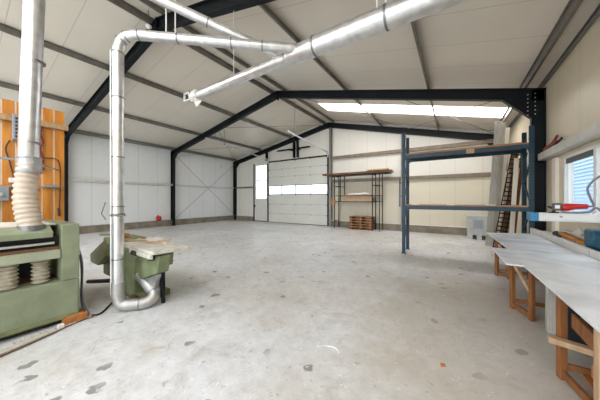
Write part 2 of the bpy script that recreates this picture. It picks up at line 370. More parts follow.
# gable posts
for x, z0, lab in ((-6.14, 0, 'grey green gable post beside the sectional door'), (-2.18, 0, 'grey gable post behind the left end of the pallet rack'),
                   (-8.78, 4.32, 'dark short post left of the pair above the sectional door'), (-8.50, 4.32, 'dark short post right of the pair above the sectional door'),
                   (-11.14, 4.32, 'short dark post above the joint of the two doors')):
    o = MB().ibeam((x, Y3-0.10, z0), (x, Y3-0.10, zr(x)-0.31), 0.14 if z0 == 0 else 0.1, 0.16, (0, 1, 0)).build('gable_post', M['galv'] if z0 == 0 else M['dark']); tag(o, lab, 'post', 'gable posts')
# spring shaft above the door
f = empty('spring_shaft', (-8.7, Y3-0.32, 4.85), 'black torsion spring shaft above the sectional door', 'door shaft')
MB().tube([(-10.1, Y3-0.32, 4.85), (-7.4, Y3-0.32, 4.85)], 0.02, 8).build('shaft', M['dark'], f)
MB().tube([(-9.95, Y3-0.32, 4.85), (-9.0, Y3-0.32, 4.85)], 0.055, 12).build('spring', M['dark'], f)
MB().tube([(-8.35, Y3-0.32, 4.85), (-7.5, Y3-0.32, 4.85)], 0.055, 12).build('spring', M['dark'], f)
for xx in (-8.97, -8.36): MB().box(xx-0.025, xx+0.025, Y3-0.34, Y3-0.02, 4.8, 4.9).build('bracket', M['dark'], f)

# bracing rods
def rod(a, b, lab, r=0.011, m='rod', name='bracing_rod', cat='rod', grp='bracing rods'):
    o = MB().tube([a, b], r, 8).build(name, M[m]); return tag(o, lab, cat, grp)
rod((XL+0.19, Y2+0.1, 0.4), (XL+0.19, Y3-0.2, 4.3), 'thin cross brace on the left wall rising towards the corner')
rod((XL+0.215, Y2+0.1, 4.3), (XL+0.215, Y3-0.2, 0.4), 'thin cross brace on the left wall falling towards the corner')
def rz(x): return zr(x)-0.03
rod((-5.9, Y2+0.1, rz(-5.9)), (-1.9, Y3-0.2, rz(-1.9)), 'thin roof brace falling to the right beyond the middle frame')
rod((-1.9, Y3-0.2, rz(-1.9)-0.03), (1.3, Y2+0.1, rz(1.3)-0.03), 'thin roof brace rising from the post to the right column')
rod((-1.9, Y2+0.1, rz(-1.9)), (1.5, Y3-0.2, rz(1.5)), 'thin roof brace under the rooflight towards the far right corner')
rod((-14.2, Y2+0.1, rz(-14.2)), (-10.4, Y3-0.2, rz(-10.4)), 'thin roof brace across the lower left slope')
rod((-10.4, Y2+0.1, rz(-10.4)), (-14.2, Y3-0.2, rz(-14.2)-0.03), 'thin roof brace crossing towards the far left corner')
rod((-10.3, Y2+0.1, rz(-10.3)-0.03), (-6.6, Y3-0.2, rz(-6.6)-0.05), 'thin roof brace across the upper left slope')

# ------------------------------------------------------------------ sectional door with tracks, tall glazed door, windows
d = empty('door_1', (-8.73, Y3, 0), 'white sectional door with a band of four windows in the gable wall', 'door', kind='structure')
x0, x1 = D1[0]+0.03, D1[1]-0.03
zs = [0.0, 0.64, 1.28, 1.92, 2.56, 3.16, 3.68, 4.2]
for i in range(7):
    a, b = zs[i], zs[i+1]
    if i == 3:
        mb = MB(); wn = 4; ww = (x1-x0)/wn
        mb.box(x0, x1, Y3+0.0, Y3+0.05, a, a+0.05); mb.box(x0, x1, Y3, Y3+0.05, b-0.05, b)
        for k in range(wn+1):
            xx = x0+k*ww; mb.box(max(x0, xx-0.035), min(x1, xx+0.035), Y3, Y3+0.05, a+0.05, b-0.05)
        fr = mb.build('window_frame', M['rod'], d)
        for k in range(wn): MB().box(x0+k*ww+0.04, x0+(k+1)*ww-0.04, Y3+0.02, Y3+0.03, a+0.05, b-0.05).build('window_pane', M['glass'], fr)
    else:
        p = MB().box(x0, x1, Y3+0.0, Y3+0.05, a, b).build('door_panel', M['door'], d)
        MB().box(x0, x1, Y3-0.004, Y3, b-0.012, b).build('joint', M['rod'], p)
        mb = MB()
        for k in range(5):
            xx = x0+0.05+k*(x1-x0-0.1)/4; mb.box(xx-0.03, xx+0.03, Y3-0.015, Y3, b-0.06, b)
        mb.build('hinges', M['rod'], p)
mb = MB(); mb.box(D1[0]-0.06, D1[0]+0.03, Y3-0.04, Y3+0.02, 0, 4.26); mb.box(D1[1]-0.03, D1[1]+0.06, Y3-0.04, Y3+0.02, 0, 4.26); mb.box(D1[0], D1[1], Y3-0.04, Y3+0.02, 4.2, 4.28)
mb.build('door_frame', M['dark'], d)
mb = MB(); mb.box(x0, x1, Y3-0.005, Y3+0.05, 0.0, 0.03); mb.build('bottom_seal', M['rubber'], d)
for x, ye, za, zb, lab in ((-6.34, 8.63, 4.36, 4.70, 'pale door track sloping up from the right top corner of the sectional door'),
                           (-11.0, 7.7, 4.36, 4.85, 'pale door track sloping up from the left top corner of the sectional door')):
    mb = MB(); mb.bar((x, ye, zb), (x, Y3-0.2, za+0.05), 0.06, 0.05); mb.bar((x, Y3-0.2, za+0.05), (x, Y3-0.06, za-0.25), 0.05, 0.06, (0, 1, 0))
    o = mb.build('door_track', M['alu']); tag(o, lab, 'door track', 'door tracks')
    MB().tube([(x, ye+0.6, zb-0.03), (x, ye+0.6, zr(x)+0.1)], 0.012, 8).build('hanger', M['rod'], o)
d = empty('door_2', (-11.8, Y3, 0), 'tall narrow white door with glazed upper half beside the sectional door', 'door', kind='structure')
mb = MB(); a, b = D2[0], D2[1]
mb.box(a, a+0.13, Y3, Y3+0.07, 0, 4.15); mb.box(b-0.06, b, Y3, Y3+0.07, 0, 4.15); mb.box(a+0.13, b-0.06, Y3, Y3+0.07, 4.06, 4.15); mb.box(a+0.13, b-0.06, Y3, Y3+0.07, 1.55, 1.68)
mb.box(a+0.13, b-0.06, Y3, Y3+0.07, 2.95, 3.02); mb.box(a+0.38, a+0.42, Y3, Y3+0.07, 1.68, 4.06)
fr = mb.build('door_frame', M['pvc'], d)
MB().box(a+0.13, b-0.06, Y3+0.03, Y3+0.04, 1.68, 4.06).build('glazing', M['glass'], d)
MB().box(a+0.13, b-0.06, Y3+0.01, Y3+0.06, 0.05, 1.55).build('door_panel', M['woodl'] if False else M['door'], d)
mb = MB(); mb.box(a+0.0, b, Y3-0.02, Y3, 0.0, 0.06); mb.build('kick_plate', M['rust'], d)
mb = MB(); mb.box(a-0.07, a, Y3-0.06, Y3+0.02, 0, 4.2); mb.build('jamb', M['dark'], d)
MB().box(a+0.03, a+0.08, Y3-0.05, Y3, 1.05, 1.2).build('handle', M['rubber'], d)
# window in the right wall
wd = empty('window_1', (XR, 5.1, 1.3), 'white framed window with pale blue view in the right wall', 'window', kind='structure')
mb = MB(); t = 0.05
mb.box(XR-0.03, XR+0.06, WY0, WY1, WZ0, WZ0+t); mb.box(XR-0.03, XR+0.06, WY0, WY1, WZ1-t, WZ1)
ys = [WY0, 4.35, 5.40, WY1]
for i, y in enumerate(ys):
    a = WY0 if i == 0 else (y-t if i == 3 else y-0.045); b = WY1 if i == 3 else (y+t if i == 0 else y+0.045)
    mb.box(XR-0.03, XR+0.06, a, b, WZ0+t, WZ1-t)
wf = mb.build('window_frame', M['pvc'], wd)
for a, b in zip(ys, ys[1:]):
    o = MB().box(XR+0.02, XR+0.03, a+0.05, b-0.05, WZ0+t, WZ1-t).build('window_pane', M['glass'], wd)
    mb = MB(); mb.box(XR+0.0, XR+0.02, a+0.09, a+0.115, WZ0+t, WZ1-t); mb.box(XR, XR+0.02, b-0.115, b-0.09, WZ0+t, WZ1-t); mb.build('sash', M['pvc'], o)
MB().box(XR-0.015, XR+0.015, 5.47, WY1-0.06, WZ1-0.14, WZ1-0.05).build('blind_box', M['blind'], wd)
MB().box(XR-0.09, XR+0.02, WY0-0.05, WY1+0.05, WZ0-0.04, WZ0).build('window_sill', M['pvc'], wd)
# neighbouring clad building seen through the window
mb = MB(); 
mb.box(6.0, 6.3, -4, 22, -0.16, 6)
nb = mb.build('neighbouring_building', M['outside']); tag(nb, 'pale blue clad building seen through the right window', 'building')
mb = MB()
for k in range(30): mb.box(5.94, 6.0, -4, 22, 0.1+k*0.2, 0.2+k*0.2)
mb.build('cladding', M['outside'], nb)
o = MB().box(XR-0.06, XR, 6.95, 7.15, 0.9, 2.46).build('cable_cover', M['wallr'] if False else M['gap'], bevel=0.005); tag(o, 'beige vertical cover strip on the right wall beside the window', 'cover strip')

# ------------------------------------------------------------------ extraction ducts
def collar(p, d, r, parent, w=0.03, m='collar'):
    p = Vector(p); d = Vector(d).normalized(); return MB().tube([p-d*w/2, p+d*w/2], r+0.008, 20).build('collar', M[m], parent, True)
YM, ZM = 3.10, 3.90
md = empty('main_duct', (-2, YM, ZM), 'large silver extraction duct crossing under the roof from right to left', 'duct')
MB().tube([(1.75, YM, ZM+0.0), (-1.75, YM, ZM)], 0.142, 28).build('large_section', M['duct'], md, True)
MB().tube([(-1.75, YM, ZM), (-2.15, YM, ZM), (-2.3, YM, ZM-0.01)], [0.142, 0.13, 0.10], 28, True).build('reducer', M['duct'], md, True)
MB().tube([(-2.28, YM, ZM-0.01), (-4.72, YM, ZM-0.02)], [0.098, 0.085], 24).build('small_section', M['duct'], md, True)
for x, r in ((-0.72, 0.142), (-1.75, 0.142), (-2.28, 0.10), (0.6, 0.142)): collar((x, YM, ZM), (1, 0, 0), r, md)
# wrapped end
mb = MB(); pts = [(-4.66, YM, ZM-0.02), (-4.72, YM, ZM-0.02), (-4.8, YM, ZM-0.0), (-4.88, YM+0.01, ZM-0.03), (-4.95, YM, ZM-0.05)]
mb.tube(pts, [0.09, 0.12, 0.11, 0.10, 0.05], 14)
for v in mb.bm.verts: v.co += Vector((random.uniform(-.015, .015), random.uniform(-.02, .02), random.uniform(-.02, .02)))
mb.build('wrapped_end', M['foil'], md, True)
mb = MB(); mb.prism([(-4.75, YM-0.05, ZM-0.1), (-4.6, YM-0.1, ZM-0.16), (-4.5, YM-0.05, ZM-0.2), (-4.72, YM-0.02, ZM-0.28), (-4.84, YM, ZM-0.14)], (0.01, 0.02, 0.0))
mb.build('hanging_foil', M['foil'], md)
mb = MB(); X0 = -5.22
mb.box(X0, X0+0.02, YM-0.02, YM+0.02, ZM-0.04, ZM+0.13); mb.box(X0+0.2, X0+0.22, YM-0.02, YM+0.02, ZM-0.04, ZM+0.13); mb.box(X0, X0+0.22, YM-0.02, YM+0.02, ZM+0.11, ZM+0.13); mb.box(X0, X0+0.22, YM-0.02, YM+0.02, ZM-0.05, ZM-0.03)
mb.box(X0+0.2, X0+0.32, YM-0.01, YM+0.01, ZM-0.03, ZM-0.01)
mb.build('end_bracket', M['white'], md)
for x in (-0.84, -0.73, -3.55):
    o = MB().tube([(x, YM-(0 if x > -3 else 0), ZM+(0.142 if x > -3 else 0.10)), (x, YM, zr(x)-0.0)], 0.012 if x > -3 else 0.007, 8).build('hanger_rod', M['whiterod'], md)

# duct down to the saw
P0 = Vector((-4.02, 1.40, 0)); PT = Vector((-4.02, 1.40, 3.97)); PJ = Vector((-2.06, 3.02, 3.93)); r2 = 0.071
sd = empty('saw_duct', P0, 'silver pipe rising from the floor by the green saw and bending to the main duct', 'duct')
MB().tube([P0+Vector((0, 0, 0.4)), PT-Vector((0, 0, 0.28))], r2, 24).build('riser', M['duct'], sd, True)
pts = arc_corner(PT-Vector((0, 0, 0.6)), PT, PJ, 0.28, 5)
MB().tube(pts, r2, 24).build('elbow', M['duct'], sd, True)
MB().tube([pts[-1], PJ], r2, 24).build('top_run', M['duct'], sd, True)
dr = (PJ-PT).normalized()
for k in (0, 2, 3, 5): collar(pts[k], (pts[min(k+1, 5)]-pts[max(k-1, 0)]), r2, sd, 0.012)
for z in (3.05, 2.2, 1.5, 0.75): collar((P0.x, P0.y, z), (0, 0, 1), r2, sd, 0.014)
for t in (0.32, 0.62, 0.8): collar(PT.lerp(PJ, t), dr, r2, sd, 0.016)
fb = curve_pts([(-4.02, 1.40, 0.42), (-4.02, 1.40, 0.25), (-3.98, 1.43, 0.11), (-3.88, 1.54, 0.085), (-3.79, 1.68, 0.09), (-3.80, 1.78, 0.16), (-3.93, 1.77, 0.27), (-4.15, 1.73, 0.42)], 5)
MB().tube(fb, 0.082, 22).build('floor_bend', M['duct_dull'], sd, True)
collar(fb[17], fb[18]-fb[16], 0.082, sd, 0.015); collar(fb[27], fb[28]-fb[26], 0.082, sd, 0.015)
mb = MB(); mb.tube([P0+Vector((0, 0, 1.36)), P0+Vector((0, 0, 1.40))], 0.082, 20); mb.bar((P0.x, P0.y-0.1, 1.38), (P0.x+0.3, P0.y-0.02, 1.38), 0.02, 0.015)
mb.tube([(P0.x-0.04, P0.y-0.13, 1.32), (P0.x-0.1, P0.y-0.16, 1.4), (P0.x-0.02, P0.y-0.14, 1.56)], 0.008, 6)
mb.build('clamp', M['rod'], sd)
MB().tube([P0+Vector((-0.03, -0.075, 0.25)), P0+Vector((-0.03, -0.08, 3.7))], 0.008, 6).build('earth_wire', M['white'], sd)
for dx in (-0.05, 0.05):
    q = PT.lerp(PJ, 0.28); MB().tube([(q.x+dx, q.y+dx*0.8, q.z+r2), (q.x+dx, q.y+dx*0.8, 5.75)], 0.009, 6).build('hanger_rod', M['whiterod'], sd)

# duct down to the planer
pd_ = empty('planer_duct', (-4.4, 0.63, 1.2), 'thick silver pipe above the green planer with a ribbed hose at its foot', 'duct')
TOP = Vector((-4.4, 0.675, 4.85)); BOT = Vector((-4.4, 0.60, 2.02)); J2 = Vector((-2.45, 3.05, 3.98)); r1 = 0.092
pts = arc_corner(BOT, TOP, J2, 0.3, 6)
MB().tube([BOT, pts[0]], r1, 26).build('riser', M['duct'], pd_, True)
MB().tube(pts, [r1+(0.068-r1)*k/6 for k in range(7)], 26).build('elbow', M['duct'], pd_, True)
MB().tube([pts[-1], J2], 0.068, 22).build('top_run', M['duct'], pd_, True)
for z in (3.32, 2.3): collar((BOT.x, 0.64+(z-2)*0.026-0.02, z), (0, 0.026, 1), r1, pd_, 0.02)
for t in (0.3, 0.62, 0.9): collar(pts[-1].lerp(J2, t), J2-pts[-1], 0.068, pd_, 0.016)
n = 60; hp = []; hr = []
hc = curve_pts([(-4.4, 0.615, 2.06), (-4.4, 0.59, 1.85), (-4.40, 0.58, 1.6), (-4.37, 0.60, 1.38), (-4.34, 0.625, 1.19)], 15)
for i, p in enumerate(hc): hp.append(p); hr.append(0.098+0.006*(1 if i % 4 < 2 else -1)+0.010*min(1, i/40))
ho = MB().tube(hp, hr, 24).build('flexible_hose', M['hose'], pd_, True)
MB().tube([(-4.4, 0.615, 1.93), (-4.4, 0.615, 2.1)], 0.105, 24).build('hose_sleeve', M['duct_dull'], pd_, True)
for za in (2.1, 1.93): MB().tube([(-4.4, 0.615, za), (-4.4, 0.615, za+0.02)], 0.114, 24).build('hose_clamp', M['box'], pd_, True)
MB().tube([(-4.26, 0.62, 2.05), (-5.96, 1.18, 2.12)], 0.014, 8).build('support_bar', M['box'], pd_)
MB().tube([(-4.5, 0.50, 2.09), (-4.5, 0.35, 2.09)], 0.014, 8).build('support_bar', M['box'], pd_)

# ------------------------------------------------------------------ orange timber wall with its fittings
ow = empty('timber_partition', (-6.05, -0.9, 0), 'partition of varnished orange boards behind the planer', 'partition')
mb = MB(); y = 1.26; i = 0
while y > -3.0:
    w = 0.125; mb.box(-6.012, -6.0, y-w, y, 0.0, 3.2); y -= w+0.022
mb.build('boards', M['orange'], ow)
MB().box(-6.10, -6.012, -3.0, 1.24, 0, 3.19).build('backing', M['gap'], ow)
MB().box(-5.998, -5.93, 0.1, 1.30, 2.86, 2.95).build('top_rail', M['railw'], ow)
MB().box(-5.998, -5.96, -1, 1.24, 1.80, 1.83).build('lower_rail', M['railw'], ow)
vb = empty('vent_box', (-5.95, 0.72, 2.58), 'grey louvred box fixed on the orange boards left of the thick pipe', 'box')
MB().box(-5.999, -5.90, 0.64, 0.82, 2.56, 2.97).build('housing', M['box'], vb, bevel=0.01)
for k in range(6): MB().box(-5.902, -5.89, 0.67, 0.79, 2.60+k*0.058, 2.63+k*0.058).build('louvre', M['hole'], vb)
sb = empty('switch_box', (-5.95, 0.53, 1.6), 'grey switch box on the orange boards at the left edge', 'switch')
MB().box(-5.999, -5.90, 0.40, 0.61, 1.58, 1.80).build('housing', M['box'], sb, bevel=0.01)
MB().tube([(-5.90, 0.52, 1.68), (-5.87, 0.52, 1.68)], 0.03, 12).build('knob', M['alu'], sb, True)
o = MB().box(-5.999, -5.95, 0.61, 0.70, 1.87, 1.95).build('wall_socket', M['white'], bevel=0.008); tag(o, 'small white socket above the grey switch box', 'socket')
o = MB().box(-5.958, -5.88, 0.98, 1.16, 1.812, 1.852).build('spirit_level', M['box'], bevel=0.005); tag(o, 'small grey tool resting on the lower rail right of the hose', 'tool')
ch = curve_pts([(-5.95, 0.955, 2.86), (-5.94, 0.94, 2.7), (-5.94, 0.97, 2.6), (-5.94, 0.935, 2.45), (-5.94, 0.97, 2.3), (-5.94, 0.94, 2.15), (-5.94, 1.0, 2.12)], 6)
o = MB().tube(ch, [0.022+0.01*(k % 2) for k in range(len(ch))], 8).build('hanging_chain', M['redd'], smooth=True); tag(o, 'rusty red chain hanging from the top rail beside the thick pipe', 'chain')
ch = curve_pts([(-5.97, 1.0, 2.32), (-5.97, 1.17, 2.3), (-5.965, 1.2, 2.0), (-5.965, 1.19, 1.5), (-5.97, 1.18, 1.36)], 6)
o = MB().tube(ch, 0.008, 6).build('wire', M['rubber']); tag(o, 'thin black cable down the right edge of the orange boards', 'cable')
MB().tube([(-5.965, 1.185, 1.30), (-5.965, 1.18, 1.45)], 0.018, 8).build('plug', M['rubber'], o)
o = MB().tube(curve_pts([(-5.97, 0.62, 2.55), (-5.97, 0.58, 2.4), (-5.97, 0.62, 2.2), (-5.97, 0.66, 1.96)], 6), 0.01, 6).build('wire', M['rubber']); tag(o, 'thin cable between the louvred box and the white socket', 'cable')

# ------------------------------------------------------------------ green thickness planer
pl = empty('thickness_planer', (-4.75, 0.2, 0), 'big green thickness planer with cream bellows at the left edge', 'woodworking machine')
F = -4.2; B = -5.35; YR = 1.03; YN = -0.55
mb = MB(); mb.box(B, F, YN, YR, 0.07, 0.555); mb.build('base_cabinet', M['green'], pl, bevel=0.02)
mb = MB(); mb.box(B+0.1, F-0.08, YN+0.1, YR-0.08, 0.0, 0.08); mb.build('plinth', M['black'], pl)
MB().box(B, F, 0.855, YR, 0.555, 1.28).build('right_pillar', M['green'], pl, bevel=0.012)
MB().box(B, F, YN, YN+0.2, 0.555, 1.27).build('left_pillar', M['green'], pl, bevel=0.012)
MB().box(B+0.02, B+0.25, YN+0.2, 0.853, 0.556, 0.66).build('rear_rail', M['rust'], pl)
MB().box(B+0.02, F+0.01, YN+0.2, 0.85, 0.855, 0.965).build('planer_bed', M['green_l'], pl, bevel=0.012)
MB().box(B+0.05, F-0.05, YN+0.2, 0.853, 0.965, 1.0).build('bed_plate', M['rust'], pl)
mb = MB(); mb.box(B+0.04, F-0.10, YN+0.2, 0.853, 1.0, 1.13); mb.build('cutter_head', M['black'], pl)
MB().tube([(F-0.05, YN+0.2, 1.05), (F-0.05, 0.8, 1.05)], 0.016, 12).build('feed_roller', M['alu'], pl, True)
mb = MB(); mb.prism([(F+0.02, YN, 1.13), (F+0.02, YN, 1.2), (F-0.15, YN, 1.27), (B+0.02, YN, 1.27), (B+0.02, YN, 1.13)], (0, 1.33, 0)); mb.build('hood', M['green'], pl, bevel=0.01)
MB().box(B+0.04, F-0.18, YN+0.02, 0.84, 1.27, 1.278).build('dusty_top', M['dust'], pl)
MB().tube([(-4.34, 0.62, 1.2), (-4.34, 0.62, 1.285)], 0.12, 20).build('dust_port', M['collar'], pl, True)
for yy in (0.70, 0.44, -0.2):
    pts = [(-4.36, yy, 0.567+0.288*k/24) for k in range(25)]
    MB().tube(pts, [0.085 if k % 4 in (0, 1) else 0.066 for k in range(25)], 20).build('bellows', M['bellow'], pl, True)
MB().box(B+0.3, F-0.25, YN+0.25, 0.85, 0.555, 0.566).build('inner_floor', M['rust'], pl)
MB().box(F-0.7, F-0.62, 0.36, 0.70, 0.57, 0.853).build('chain_guard', M['black'], pl)
mb = MB(); mb.box(F+0.0, F+0.012, YN+0.1, YR-0.02, 0.07, 0.12); mb.build('kick_strip', M['green_d'], pl)
MB().box(F-0.2, F-0.1, YR, YR+0.03, 0.84, 0.93).build('switch', M['white'], pl)
MB().tube(curve_pts([(F-0.15, YR+0.03, 0.9), (F-0.13, YR+0.06, 0.7), (F-0.1, YR+0.05, 0.3), (F-0.05, YR+0.07, 0.12), (F+0.0, YR+0.1, 0.02)], 6), 0.012, 8).build('cable', M['greyc'], pl, True)
MB().tube(curve_pts([(F-0.12, YR+0.03, 0.86), (F-0.08, YR+0.04, 0.6), (F-0.06, YR+0.03, 0.25), (F+0.02, YR+0.05, 0.05)], 6), 0.010, 8).build('cable', M['rubber'], pl, True)
o = MB().box(-4.35, -4.15, 0.87, 1.10, 0.0, 0.085).build('timber_block', M['brick'], bevel=0.006); tag(o, 'orange timber block on the floor at the planer corner', 'block')
o = MB().tube(curve_pts([(-4.15, 1.14, 0.015), (-4.12, 1.22, 0.012), (-4.25, 1.34, 0.012), (-4.4, 1.45, 0.012), (-4.45, 1.55, 0.012)], 6), 0.013, 8).build('floor_cable', M['rubber'], smooth=True); tag(o, 'dark cable on the floor between the planer and the saw pipe', 'cable')
o = MB().bar((-3.86, 0.20, 0.016), (-4.03, 0.72, 0.016), 0.09, 0.03).build('plank', M['greyw'], bevel=0.003); tag(o, 'grey plank lying on the floor in front of the planer', 'plank', )
o = MB().tube(curve_pts([(-3.80, 0.2, 0.012), (-3.93, 0.6, 0.012), (-4.08, 0.95, 0.012), (-4.1, 1.15, 0.012)], 6), 0.008, 6).build('floor_cable', M['rust']); tag(o, 'thin brown cable on the floor in front of the grey plank', 'cable')
mb = MB()
for k in range(70):
    t = random.random(); x = -3.98-0.2*t+random.uniform(-.09, .09); y = 0.3+0.75*t+random.uniform(-.05, .05); s = random.uniform(.006, .02)
    mb.prism([(x, y, 0.001), (x+s, y+s*.4, 0.001), (x+s*.3, y+s, 0.001)], (0, 0, 0.006))
o = mb.build('wood_shavings', M['woodl']); tag(o, 'scattered wood shavings along the foot of the planer', 'shavings', kind='stuff')
o = MB().box(-4.13, -4.08, 0.80, 0.86, 0.0, 0.045).build('white_connector', M['white'], bevel=0.006); tag(o, 'small white plastic piece among the shavings', 'plastic piece')

# ------------------------------------------------------------------ green saw
sw = empty('panel_saw', (-4.4, 1.9, 0), 'green circular saw with pale cast iron table behind the silver pipe', 'woodworking machine')
MB().box(-4.78, -4.22, 1.66, 2.12, 0.06, 0.80).build('pedestal', M['green_s'], sw, bevel=0.035)
MB().box(-4.70, -4.02, 1.70, 2.14, 0.0, 0.10).build('foot', M['green_d'], sw, bevel=0.01)
mb = MB(); mb.prism([(-4.22, 1.68, 0.31), (-3.52, 1.68, 0.55), (-3.44, 1.68, 0.80), (-4.22, 1.68, 0.80)], (0, 0.17, 0)); mb.prism([(-4.22, 1.85, 0.46), (-3.9, 1.85, 0.53), (-3.86, 1.85, 0.80), (-4.22, 1.85, 0.80)], (0, 0.27, 0)); mb.build('upper_body', M['green_s'], sw, bevel=0.01)
MB().box(-4.24, -4.10, 1.67, 2.12, 0.66, 0.86).build('shoulder', M['green'], sw, bevel=0.03)
mb = MB(); mb.prism([(-3.80, 1.88, 0.0), (-3.75, 1.88, 0.0), (-3.60, 1.80, 0.54), (-3.70, 1.80, 0.52)], (0, 0.04, 0)); mb.build('leg', M['dark'], sw)
mb = MB(); mb.prism([(-4.21, 1.74, 0.30), (-3.60, 1.74, 0.51), (-3.84, 1.78, 0.18), (-4.0, 1.80, 0.16), (-4.21, 1.80, 0.22)], (0, 0.05, 0)); mb.build('hopper', M['duct_dull'], sw)
tb = MB(); tb.prism([(-4.45, 1.66, 0.83), (-3.46, 1.62, 0.83), (-3.44, 2.14, 0.83), (-4.45, 2.2, 0.83)], (0, 0, 0.045)); tb.build('saw_table', M['iron'], sw, bevel=0.005)
tb = MB(); tb.prism([(-4.95, 1.72, 0.80), (-4.30, 1.68, 0.80), (-4.30, 2.3, 0.80), (-4.95, 2.3, 0.80)], (0, 0, 0.06)); tb.build('rear_table', M['iron'], sw, bevel=0.005)
tb = MB(); tb.bar((-4.25, 1.64, 0.80), (-3.50, 1.605, 0.80), 0.03, 0.06); tb.build('table_rail', M['iron'], sw)
MB().tube([(-3.60, 1.62, 0.775), (-3.60, 1.70, 0.775)], 0.045, 14).build('clamp_knob', M['rubber'], sw, True)
MB().tube([(-4.12, 1.62, 0.79), (-3.98, 1.62, 0.79)], 0.035, 10).build('clamp_knob', M['rubber'], sw, True)
mb = MB(); mb.box(-5.45, -4.78, 1.66, 2.15, 0.22, 0.90); mb.build('motor_cabinet', M['green_d'], sw, bevel=0.03)
mb = MB(); mb.prism([(-5.62, 1.52, 0.60), (-4.92, 1.52, 0.93), (-4.80, 1.52, 0.86), (-4.84, 1.52, 0.66), (-5.24, 1.52, 0.44), (-5.60, 1.52, 0.45)], (0, 0.12, 0)); mb.build('tilting_arm', M['green_s'], sw, bevel=0.015)
MB().tube([(-5.45, 1.45, 0.14), (-4.95, 1.62, 0.2)], 0.035, 10).build('pedal', M['rubber'], sw, True)
MB().box(-4.95, -4.6, 1.62, 1.8, 0.06, 0.1).build('pedal_plate', M['rust'], sw)
MB().tube([(-4.15, 1.63, 0.05), (-4.15, 1.67, 0.12)], 0.05, 12).build('castor', M['rust'], sw, True)
MB().bar((-4.75, 1.95, 0.885), (-3.95, 2.05, 0.885), 0.03, 0.025).build('fence_bar', M['iron'], sw)
for a, b, w, mm, lab in (((-4.9, 1.9, 0.885), (-4.45, 2.1, 0.885), 0.07, 'woodl', 'offcut of pale timber on the saw table left of the pipe'),
                     ((-4.55, 1.78, 0.89), (-4.0, 1.9, 0.90), 0.04, 'dust', 'thin pale batten lying across the saw table')):
    pass
o = MB().box(-5.30, -5.02, 1.75, 1.93, 0.901, 0.97).build('offcut', M['brick'], bevel=0.01); tag(o, 'orange brown offcut on the saw left of the pipe', 'offcut')
o = MB().bar((-5.75, 1.72, 0.915), (-5.30, 2.00, 0.915), 0.08, 0.025).build('offcut', M['green_d'], bevel=0.004); tag(o, 'olive stick on the saw behind the orange offcut', 'offcut')
o = MB().tube(curve_pts([(-4.75, 1.80, 0.885), (-4.5, 1.95, 0.90), (-4.2, 1.9, 0.90), (-3.92, 2.1, 0.94)], 5), 0.014, 8).build('stick', M['woodl'], smooth=True); tag(o, 'thin bent stick lying across the pale saw table', 'stick')
mb = MB(); mb.prism([(-4.7, 2.05, 0.876), (-4.25, 1.95, 0.876), (-4.2, 2.15, 0.876), (-4.6, 2.25, 0.876)], (0, 0, 0.03)); o = mb.build('dusty_rag', M['dust'], bevel=0.01); tag(o, 'dust covered cloth on the rear of the saw table', 'cloth')

# ------------------------------------------------------------------ pallet rack
pr = empty('pallet_rack', (0.14, 7.9, 0), 'blue pallet rack with two timber decked levels beside the right column', 'rack')
yf, yb = 7.55, 8.25
for xx, zt in ((-1.27, 3.58), (1.50, 3.32)):
    u = MB()
    for yy in (yf, yb):
        u.box(xx-0.045, xx+0.045, yy-0.004, yy+0.004, 0, zt); u.box(xx-0.045, xx-0.037, yy, yy+0.06, 0, zt); u.box(xx+0.037, xx+0.045, yy, yy+0.06, 0, zt)
        u.box(xx-0.07, xx+0.07, yy-0.03, yy+0.09, 0, 0.01)
    n = 5
    for k in range(n):
        za = 0.25+k*(zt-0.4)/n; zb = 0.25+(k+1)*(zt-0.4)/n
        a, b = (yf+0.05, yb) if k % 2 == 0 else (yb, yf+0.05)
        u.bar((xx, a, za), (xx, b, zb), 0.03, 0.03)
    up = u.build('upright_frame', M['blue'], pr)
    h = MB(); z = 0.15
    while z < zt-0.05:
        for yy in (yf-0.005,):
            for s in (-0.02, 0.02): h.box(xx+s-0.007, xx+s+0.007, yy-0.001, yy, z, z+0.025)
        h.box(xx-0.0465, xx-0.0455, yf+0.02, yf+0.035, z, z+0.025); h.box(xx-0.0465, xx-0.0455, yb+0.02, yb+0.035, z, z+0.025)
        z += 0.075
    h.build('holes', M['hole'], up)
for zt in (2.90, 1.42):
    for yy in (yf-0.03, yb+0.03):
        b = MB(); b.box(-1.225, 1.455, yy-0.02, yy+0.02, zt-0.105, zt); b.box(-1.23, -1.2, yy-0.03, yy+0.03, zt-0.14, zt+0.02); b.box(1.43, 1.46, yy-0.03, yy+0.03, zt-0.14, zt+0.02)
        b.build('beam', M['blue'], pr, bevel=0.004)
    n = 7
    for k in range(n):
        ym = yf-0.05+(k+0.5)*(yb-yf+0.13)/n
        MB().box(-1.20+random.uniform(0, .02), 1.42+random.uniform(0, .03), ym-0.052, ym+0.052, zt+0.001, zt+0.026+0.002*(k % 2)).build('deck_board', M['deck'], pr)
MB().box(-1.40, -1.375, yf+0.05, yf+0.10, 1.38, 2.25).bar((-1.39, yf+0.075, 1.7), (-1.3, yf+0.03, 1.7), 0.02, 0.02).bar((-1.39, yf+0.075, 2.1), (-1.3, yf+0.03, 2.1), 0.02, 0.02).build('end_guard', M['blue'], pr)
for x0, x1, yy, m_, lab in ((-0.95, 1.1, 7.85, 'white', 'long whitish lath lying on the upper rack level'), (-1.15, 1.35, 7.62, 'deck', 'long brown board along the front of the upper rack level')):
    o = MB().box(x0, x1, yy-0.05, yy+0.05, 2.929, 2.96).build('board', M[m_], bevel=0.003); tag(o, lab, 'board')
